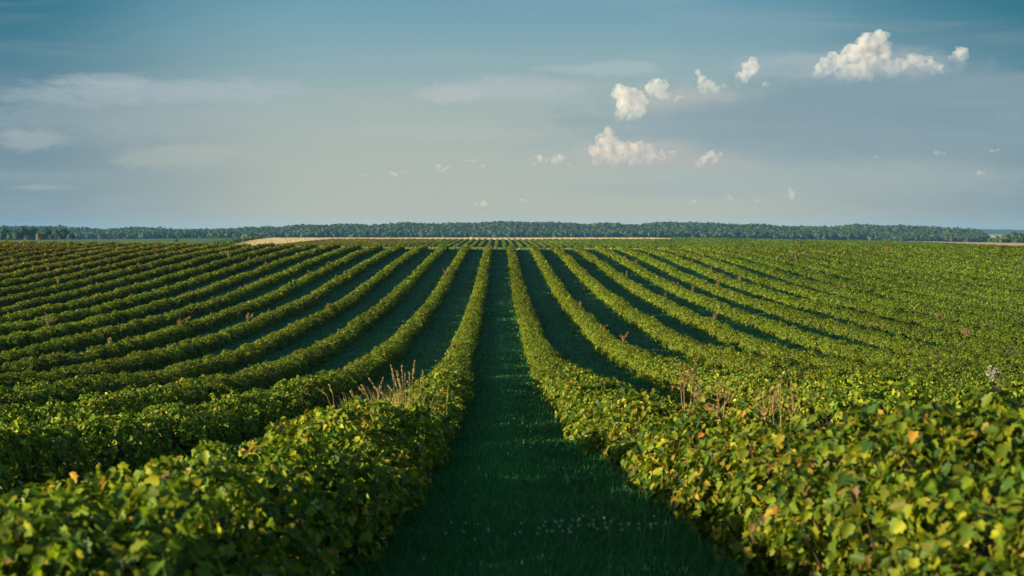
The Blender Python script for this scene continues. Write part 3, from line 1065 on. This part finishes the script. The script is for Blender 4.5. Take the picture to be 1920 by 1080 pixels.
WEEDS = [
    (1, 2, 1088, .62, .05, 'upright rusty dock on the second row right of the aisle, standing against the dark alley'),
    (1, 2, 1134, .42, .13, 'spreading reddish dock halfway down the second row right of the aisle'),
    (1, 2, 1168, .46, .15, 'forked reddish dock nearest on the second row right of the aisle'),
    (1, 1, 990, .22, .08, 'short brown weed low on the row right of the aisle'),
    (1, 2, 1035, .35, .07, 'small tan weed high up the second row right of the aisle'),
    (1, 2, 1051, .30, .06, 'thin brown weed on the second row, below the small tan one'),
    (1, 3, 1072, .35, .08, 'small rusty weed near the top of the third row right of the aisle'),
    (1, 3, 1098, .42, .09, 'brown dock in the upper part of the third row right of the aisle'),
    (1, 4, 1175, .75, .05, 'tall narrow brown dock on the fourth row right of the aisle'),
    (1, 4, 1248, .65, .05, 'slim olive brown dock on the fourth row against the dark alley'),
    (1, 4, 1338, .42, .15, 'wide reddish dock low on the fourth row right of the aisle'),
    (1, 5, 1193, .40, .12, 'bushy brown dock on the fifth row right of the aisle'),
    (1, 5, 1171, .35, .07, 'small brown weed high on the fifth row right of the aisle'),
    (1, 5, 1299, .55, .06, 'tall brown dock midway down the fifth row right of the aisle'),
    (1, 5, 1270, .25, .10, 'low brown tuft on the fifth row beside the tall brown dock'),
    (1, 6, 1217, .50, .11, 'brown dock near the top of the sixth row right of the aisle'),
    (1, 6, 1346, .55, .10, 'dark brown dock midway on the sixth row right of the aisle'),
    (1, 7, 1273, .42, .11, 'rusty dock in the upper part of the seventh row right of the aisle'),
    (1, 7, 1298, .35, .09, 'small rusty weed below the upper dock of the seventh row'),
    (1, 7, 1334, .70, .06, 'tall pinkish dock on the seventh row right of the aisle'),
    (1, 7, 1386, .35, .16, 'leaning brown weed on the seventh row, lowest of its weeds'),
    (1, 8, 1319, .40, .08, 'small tan weed on the upper eighth row right of the aisle'),
    (1, 8, 1351, .40, .08, 'tan weed on the eighth row, below the smaller one'),
    (1, 9, 1584, .35, .12, 'pale whitish weed low on the ninth row in the right half of the field'),
    (1, 10, 1458, .42, .2, 'first tan weed clump left of the pale patch far up the right slope'),
    (1, 11, 1486, .55, .2, 'tall tan weed clump at the pale patch far up the right slope'),
    (1, 11, 1494, .45, .25, 'broad tan weed clump right of the tall one far up the right slope'),
    (1, 12, 1508, .5, .2, 'last tan weed clump right of the pale patch far up the right slope'),
    (1, 13, 1556, .5, .15, 'tan weed standing alone right of the pale patch, far right slope'),
    (1, 16, 1624, .5, .15, 'tan weed far up the right slope above the dark gaps'),
    (1, 16, 1664, .3, .3, 'wide rusty weed patch far up the right slope'),
    (1, 8, 1761, .2, .18, 'orange brown dead patch of weed in the right carpet of rows'),
    (1, 7, 1813, .2, .2, 'pinkish dead weed low in the right carpet of rows'),
    (-1, 6, 578, .60, .05, 'upright pinkish dock on the sixth row left of the aisle'),
    (-1, 5, 467, .32, .2, 'spreading tan dock on the fifth row left of the aisle'),
    (-1, 10, 428, .45, .25, 'cream dry weed patch far up the left slope'),
    (-1, 9, 467, .42, .12, 'tan weed on the ninth row left of the aisle'),
    (-1, 9, 483, .38, .08, 'thin rusty weed on the ninth row, right of the tan one'),
    (-1, 8, 497, .42, .12, 'tan tuft on the eighth row left of the aisle'),
    (-1, 6, 614, .42, .12, 'rusty weed high on the sixth row left of the aisle'),
    (-1, 5, 630, .5, .06, 'thin rusty dock on the fifth row left of the aisle'),
    (-1, 5, 646, .35, .1, 'low rusty weed near the thin dock of the fifth row left'),
    (-1, 3, 723, .42, .06, 'small rusty dock on the third row left of the aisle'),
    (-1, 3, 715, .32, .10, 'tan weed on the third row left, below the small rusty dock'),
    (-1, 4, 616, .34, .14, 'tan weed low on the fourth row left of the aisle'),
    (-1, 8, 92, .48, .34, 'large pale pink dry weed clump near the left edge'),
    (-1, 6, 206, .38, .12, 'reddish dock in the left rows below the pale pink clump'),
    (-1, 12, 108, .62, .12, 'tall pink dock far up the left rows near the edge'),
    (-1, 14, 90, .6, .12, 'pink dock higher than the tall one near the left edge'),
    (-1, 9, 246, .35, .08, 'small tan weed in the middle of the left rows'),
    (-1, 8, 288, .3, .08, 'small olive weed right of the small tan one in the left rows'),
    (-1, 6, 337, .34, .2, 'pinkish brown clump in the left rows'),
    (-1, 6, 352, .42, .10, 'upright tan weed right of the pinkish brown clump'),
    (-1, 1, 853, .32, .16, 'reddish dock on the left flank of the row left of the aisle'),
    (-1, 2, 836, .26, .25, 'pale dry patch on the second row left of the aisle'),
    (-1, 2, 843, .30, .10, 'pinkish weed above the pale patch on the second row left'),
    (-1, 14, 290, .4, .3, 'orange dry weed patch at the top of the left field'),
    (-1, 16, 330, .4, .3, 'rusty dry weed patch at the top left beside the orange one'),
]
for sgn, k, px, h, sp, lab in WEEDS:
    pale = any(w_ in lab for w_ in ('pale', 'cream', 'tan', 'whitish'))
    dock(sgn, k, px, h, lab, sp, .45 if pale else 1.0, nbr=6 if sp < .2 else 10)
dock(-1, 6, 549, .35, 'light green leafy weed on the sixth row left of the aisle', .28, 1.0, -.7, True, 12)

# dry grass tuft growing out of the left row
X, Y, Z = row_point(-1, 1, 752)
Y = 21.5
X = -1.72
Z = float(ground(X, Y))
e = tag(empty('dry_grass_tuft', (X, Y, Z)), 'tall dry grass tuft with straw seed spikes rising from the row left of the aisle', 'grass tuft')
S, D, Bl = Geo(), Geo(), Geo()
stalks = [(672, 727, 700, 770), (678, 722, 692, 760), (594, 727, 622, 765), (617, 722, 627, 765), (692, 710, 716, 752), (718, 707, 708, 745), (733, 684, 741, 735), (743, 695, 752, 740), (737, 703, 748, 745), (753, 686, 757, 738),
          (759, 700, 760, 738), (767, 698, 768, 735), (777, 677, 771, 735), (793, 696, 786, 730), (727, 722, 742, 750), (748, 712, 756, 742), (764, 716, 772, 740), (700, 725, 726, 760), (657, 733, 668, 760), (853, 786, 800, 800), (815, 760, 790, 785)]
for tx_, ty_, bx_, by_ in stalks:
    yo = rng.normal(0, .35)
    y = Y + yo
    k_ = y / FPX
    p0 = np.array([(bx_ - 937) * k_ - X, yo, CAMZ + (440 - by_) * k_ - Z])
    p0[2] = min(p0[2], .65)
    p2 = np.array([(tx_ - 937) * k_ - X, yo, CAMZ + (440 - ty_) * k_ - Z])
    root = np.array([p0[0] * .7, yo, .02])
    mid = p0 * .45 + p2 * .55 + np.array([(p0[0] - p2[0]) * .18, 0, .03])
    S = Geo().tube([root, p0, mid, p2], [.0035, .003, .0026, .0018], (.32, .23, .09), 5)
    st_o = mesh_obj('stalk', S.mesh('stalk'), M_DRY, e)
    D = Geo()
    n = 46
    t = rng.uniform(0, 1, (n, 1))
    pos = mid * (1 - t) + p2 * t + rng.normal(0, .006, (n, 3))
    D.add(*leaves_geo(pos, (p2 - mid)[None] + rng.normal(0, .06, (n, 3)), rng.normal(0, 1, (n, 3)), rng.uniform(.012, .028, n), np.array([(.30, .22, .09)]) * rng.uniform(.7, 1.25, (n, 1)), LEAF2))
    mesh_obj('seed_head', D.mesh('seed_head'), M_DRY, st_o)
n = 420
Xb, Yb = rng.normal(0, .32, n), rng.normal(0, .5, n)
V, F, C = blades(Xb + X, Yb + Y, rng.uniform(.55, .98, n), rng.uniform(.004, .007, n), np.array([(.34, .25, .07)]) * rng.uniform(.6, 1.3, (n, 1)))
Bl.add(V - [X, Y, Z], F, C)
mesh_obj('blades', Bl.mesh('blades'), M_DRY, e)


def dead_branch(px, ytop, ybot, label, forks):
    X, Y, Z = row_point(1, 1, px)
    e = tag(empty('dead_branch', (X, Y, Z)), label, 'branch', 'dry branches in the row right of the aisle')
    S, T = Geo(), Geo()
    ztop = CAMZ + (440 - ytop) * Y / FPX - Z
    zb = min(CAMZ + (440 - ybot) * Y / FPX - Z, .5)
    col = (.30, .20, .09)
    S.tube([(0, 0, 0), (-.03, 0, zb * .6), (0, 0, zb)], [.005, .0045, .004], col, 6)
    for fx, fz in forks:
        p0 = np.array([0, 0, zb])
        p2 = np.array([fx, rng.normal(0, .06), zb + (ztop - zb) * fz])
        p1 = p0 * .5 + p2 * .5 + [fx * .25, 0, -.02]
        S.tube([p0, p1, p2], [.0038, .003, .0015], col, 5)
        for _ in range(7):
            t = rng.uniform(.3, 1)
            q0 = p1 * (1 - t) + p2 * t
            q2 = q0 + rng.normal(0, .05, 3) + [0, 0, .06]
            T.tube([q0, (q0 + q2) / 2 + rng.normal(0, .008, 3), q2], [.003, .0025, .0012], (.24, .15, .07), 4)
            n = 5
            T.add(*leaves_geo(q2 + rng.normal(0, .03, (n, 3)), rng.normal(0, 1, (n, 3)), rng.normal(0, 1, (n, 3)), rng.uniform(.015, .03, n), np.array([(.19, .12, .05)]) * rng.uniform(.7, 1.3, (n, 1)), LEAF2))
    mesh_obj('stem', S.mesh('stem'), M_DRY, e)
    mesh_obj('twigs_dry_leaves', T.mesh('twigs'), M_DRY, e)  # side twigs together with their dry leaves


dead_branch(1286, 704, 768, 'tall forked straw coloured dry branch in the row right of the aisle', [(-.05, 1.0), (-.01, .9), (.10, .85), (.06, .97), (.12, .5)])
dead_branch(1347, 728, 775, 'shorter straight dry branch right of the tall forked one', [(-.02, 1.0), (.06, .9), (.03, .5)])
dead_branch(1462, 732, 770, 'low tangled dry branch, rightmost of the three dry branches', [(-.10, .7), (.07, .75), (.02, 1.0), (-.05, .9)])

# thistle gone to seed at the right
X, Y, Z = row_point(1, 2, 1885)
e = tag(empty('thistle', (X, Y, Z)), 'thistle with pale fluffy seed heads at the right edge of the field', 'thistle')
S = Geo()
heads = [(1857, 690), (1866, 694), (1853, 700), (1862, 702), (1870, 700), (1855, 708)]
zb = CAMZ + (440 - 748) * Y / FPX - Z
j0 = np.array([(1878 - 937) * Y / FPX - X, 0, CAMZ + (440 - 722) * Y / FPX - Z])
S.tube([(0, 0, 0), ((1898 - 937) * Y / FPX - X, 0, zb), j0], [.007, .006, .0045], (.16, .20, .07), 6)
for hx_, hy_ in heads:
    p2 = np.array([(hx_ - 937) * Y / FPX - X, rng.normal(0, .03), CAMZ + (440 - hy_) * Y / FPX - Z])
    S.tube([j0, (j0 + p2) / 2 + [0, 0, .01], p2], [.004, .003, .002], (.18, .20, .09), 5)
    H = Geo()
    n = 90
    d = unit(rng.normal(0, 1, (n, 3)) + [0, 0, .5])
    H.add(*leaves_geo(d * .006, d, rng.normal(0, 1, (n, 3)), rng.uniform(.016, .03, n), np.array([(.40, .38, .36)]) * rng.uniform(.8, 1.1, (n, 1)), LEAF2))
    mesh_obj('flower_head', H.mesh('flower_head'), M_FLOWER, e, tuple(p2))
mesh_obj('stem', S.mesh('stem'), M_BLADE, e)
Lf = Geo()
n = 14
t = rng.uniform(0, 1, (n, 1))
pos = np.array([0, 0, .45]) * (1 - t) + j0 * t
Lf.add(*leaves_geo(pos, rng.normal(0, 1, (n, 3)) + [0, 0, -.2], rng.normal(0, .5, (n, 3)) + [0, 0, 1], rng.uniform(.08, .15, n), np.array([(.12, .16, .06)]) * rng.uniform(.8, 1.2, (n, 1)), LEAF1))
mesh_obj('leaves', Lf.mesh('leaves'), M_LEAF, e)

# ------------------------------------------------------------------ cumulus clouds: real volumes far beyond the fields
def cloud_material(name, dens, tone):
    m_, t = new_mat(name)
    o = t.n('ShaderNodeOutputMaterial')
    p = t.n('ShaderNodeVolumePrincipled')
    p.inputs['Color'].default_value = (*tone, 1)
    tcn = t.n('ShaderNodeTexCoord')
    sp = t.n('ShaderNodeSeparateXYZ')
    t.link(tcn.outputs['Generated'], sp.inputs[0])
    geo = t.n('ShaderNodeNewGeometry')
    nz = t.noise(geo.outputs['Position'], .013, 2.5, .55)
    lift = t.step(t.m('ADD', sp.outputs[2], t.m('MULTIPLY', t.m('SUBTRACT', nz, .5), .5)), -.02, .78)
    d = t.m('MULTIPLY', t.m('MULTIPLY', t.m('ADD', lift, .04), t.step(nz, .3, .62)), dens)
    t.link(d, p.inputs['Density'])
    p.inputs['Anisotropy'].default_value = 0.0
    t.link(p.outputs[0], o.inputs['Volume'])
    return m_


M_CLOUD = cloud_material('cloud_dense', .009, (.80, .775, .75))
M_CLOUD_SOFT = cloud_material('cloud_soft', .0055, (.86, .77, .71))
CD = 14000.0


def cloud(label, lobes, mat, vox=3.0, dist=CD, rough=1.0):
    """lobes in photo pixels (x, y, r); each becomes lumps of lumps, united into one closed body"""
    k_ = dist / FPX
    V_all, F_all, n0 = [], [], 0
    c0 = np.mean([[l[0], l[1]] for l in lobes], 0)
    base = np.array([(c0[0] - 937) * k_, dist, CAMZ + (440 - c0[1]) * k_])
    V, F = ICO2

    def lump(c, r):
        nonlocal n0
        q = unit(V + rng.normal(0, .06, V.shape)) * r * rng.uniform(.92, 1.08, (len(V), 1)) * np.array([1.05, 1.05, .95])
        V_all.append(q + c)
        F_all.append(F + n0)
        n0 += len(V)
    for x, y, r in lobes:
        r = r * 1.12
        c = np.array([(x - c0[0]) * k_, rng.normal(0, r * .25) * k_, (c0[1] - y) * k_])
        rw = r * k_
        lump(c, rw * .82)
        for _ in range(int(16 * rough)):
            d = unit(rng.normal(0, 1, 3) + [0, 0, .25])
            r2 = rw * rng.uniform(.24, .44)
            c2 = c + d * rw * rng.uniform(.62, .9)
            lump(c2, r2)
            if r > 7:
                for _ in range(3):
                    d2 = unit(d + rng.normal(0, .7, 3))
                    lump(c2 + d2 * r2 * .85, r2 * rng.uniform(.3, .5))
    me = mesh_np('cloud', np.concatenate(V_all), np.concatenate(F_all))
    o = mesh_obj('cloud', me, mat, None, base)
    md = o.modifiers.new('union', 'REMESH')
    md.mode = 'VOXEL'
    md.voxel_size = vox * k_ * .5
    bpy.context.view_layer.update()
    dg = bpy.context.evaluated_depsgraph_get()
    me2 = bpy.data.meshes.new_from_object(o.evaluated_get(dg))
    o.modifiers.clear()
    o.data = me2
    me2.name = 'cloud'
    if not me2.materials:
        me2.materials.append(mat)
    tag(o, label, 'cloud', 'cumulus clouds')
    return o


cloud('largest white cumulus with a tall sloping head at the upper right', [(1648, 72, 17), (1630, 84, 20), (1612, 98, 20), (1590, 103, 17), (1568, 115, 16), (1545, 128, 17), (1580, 134, 18), (1606, 128, 20), (1636, 112, 22), (1654, 92, 18), (1660, 118, 18), (1625, 140, 14), (1690, 122, 14), (1712, 115, 14), (1735, 122, 15), (1755, 128, 12), (1676, 134, 12), (1530, 140, 9)], M_CLOUD)
cloud('small round puff right of the largest cumulus', [(1802, 98, 11), (1792, 106, 10), (1808, 108, 10), (1784, 110, 7)], M_CLOUD)
cloud('upright white puff left of the largest cumulus', [(1411, 121, 11), (1400, 131, 12), (1388, 146, 11), (1408, 134, 12), (1384, 157, 7), (1396, 150, 9)], M_CLOUD)
cloud('tiny white puff beside the upright one', [(1437, 158, 6), (1432, 160, 4)], M_CLOUD, 2.0)
cloud('small white puff with a narrow horn on top', [(1308, 136, 6), (1316, 149, 8), (1330, 160, 12), (1318, 170, 10), (1340, 168, 10), (1356, 163, 6)], M_CLOUD)
cloud('white cumulus head rising between the horned puff and the square one', [(1232, 156, 11), (1220, 166, 12), (1246, 160, 10), (1236, 176, 12), (1250, 180, 9), (1270, 188, 9)], M_CLOUD)
cloud('square white cumulus with a bright left edge', [(1166, 176, 17), (1186, 178, 18), (1200, 190, 15), (1172, 200, 20), (1196, 208, 18), (1162, 214, 12), (1182, 218, 12)], M_CLOUD)
cloud('wide low pinkish cumulus with a small tower, under the square one', [(1140, 248, 10), (1126, 262, 12), (1118, 284, 14), (1140, 280, 18), (1166, 284, 18), (1190, 280, 15), (1215, 288, 15), (1150, 302, 14), (1120, 304, 12), (1240, 294, 11), (1262, 290, 8), (1190, 300, 14), (1150, 264, 11)], M_CLOUD_SOFT)
cloud('faint pinkish puff right of the wide low cumulus', [(1335, 291, 9), (1318, 300, 9), (1310, 310, 8), (1350, 290, 6), (1340, 300, 8)], M_CLOUD_SOFT)
cloud('low pinkish pair of puffs left of the wide cumulus', [(1048, 296, 9), (1040, 302, 8), (1010, 298, 8), (998, 304, 8), (1024, 300, 6), (1068, 308, 5)], M_CLOUD_SOFT)
for (x, y, r), lab in zip([(826, 316, 8), (883, 302, 5), (757, 322, 6), (737, 326, 6), (681, 328, 4), (906, 312, 4), (985, 377, 6), (905, 382, 8), (1480, 364, 8), (1365, 372, 6), (1420, 378, 5), (1758, 288, 7), (1868, 282, 6), (1840, 325, 6), (1638, 295, 4), (1300, 378, 5)],
                          ['slanting faint puff low in the middle sky', 'small round faint puff above the middle rows', 'tiny faint puff left of the slanting one', 'tiny faint puff with a twin on its right', 'smallest faint puff farthest left', 'tiny faint puff right of the slanting one',
                           'flat faint puff just above the middle of the wood', 'faint smear of cloud left of the flat puff', 'faint low puff over the right part of the wood', 'faint low puff above the middle right wood', 'tiny low puff between two faint ones', 'small pinkish puff low in the right sky',
                           'small pinkish puff nearest the right edge', 'faint upright puff below the right edge puff', 'tiny pink dot of cloud in the grey deck', 'tiny low puff over the wood right of the middle']):
    lob = [(x + rng.normal(0, r * .9), y + rng.normal(0, r * .25) - (0 if i_ else r * .2), r * rng.uniform(.45, .8)) for i_ in range(5)]
    cloud(lab, lob, M_CLOUD_SOFT, 2.4)

# ------------------------------------------------------------------ haze
import bmesh
bm = bmesh.new()
bmesh.ops.create_cube(bm, size=1)
hm = bpy.data.meshes.new('haze')
bm.to_mesh(hm)
bm.free()
zlo = CAMZ - 22.5
zhi = CAMZ + 62
hz = mesh_obj('haze', hm, None)
hz.scale = (17200, 9900, zhi - zlo)
hz.location = (0, 3900, (zhi + zlo) / 2)
m_, t = new_mat('haze_air')
o = t.n('ShaderNodeOutputMaterial')
p = t.n('ShaderNodeVolumePrincipled')
p.inputs['Color'].default_value = (.22, .55, 1.0, 1)
p.inputs['Density'].default_value = .000036
p.inputs['Anisotropy'].default_value = 0.0
t.link(p.outputs[0], o.inputs['Volume'])
hm.materials.append(m_)
tag(hz, kind='stuff')
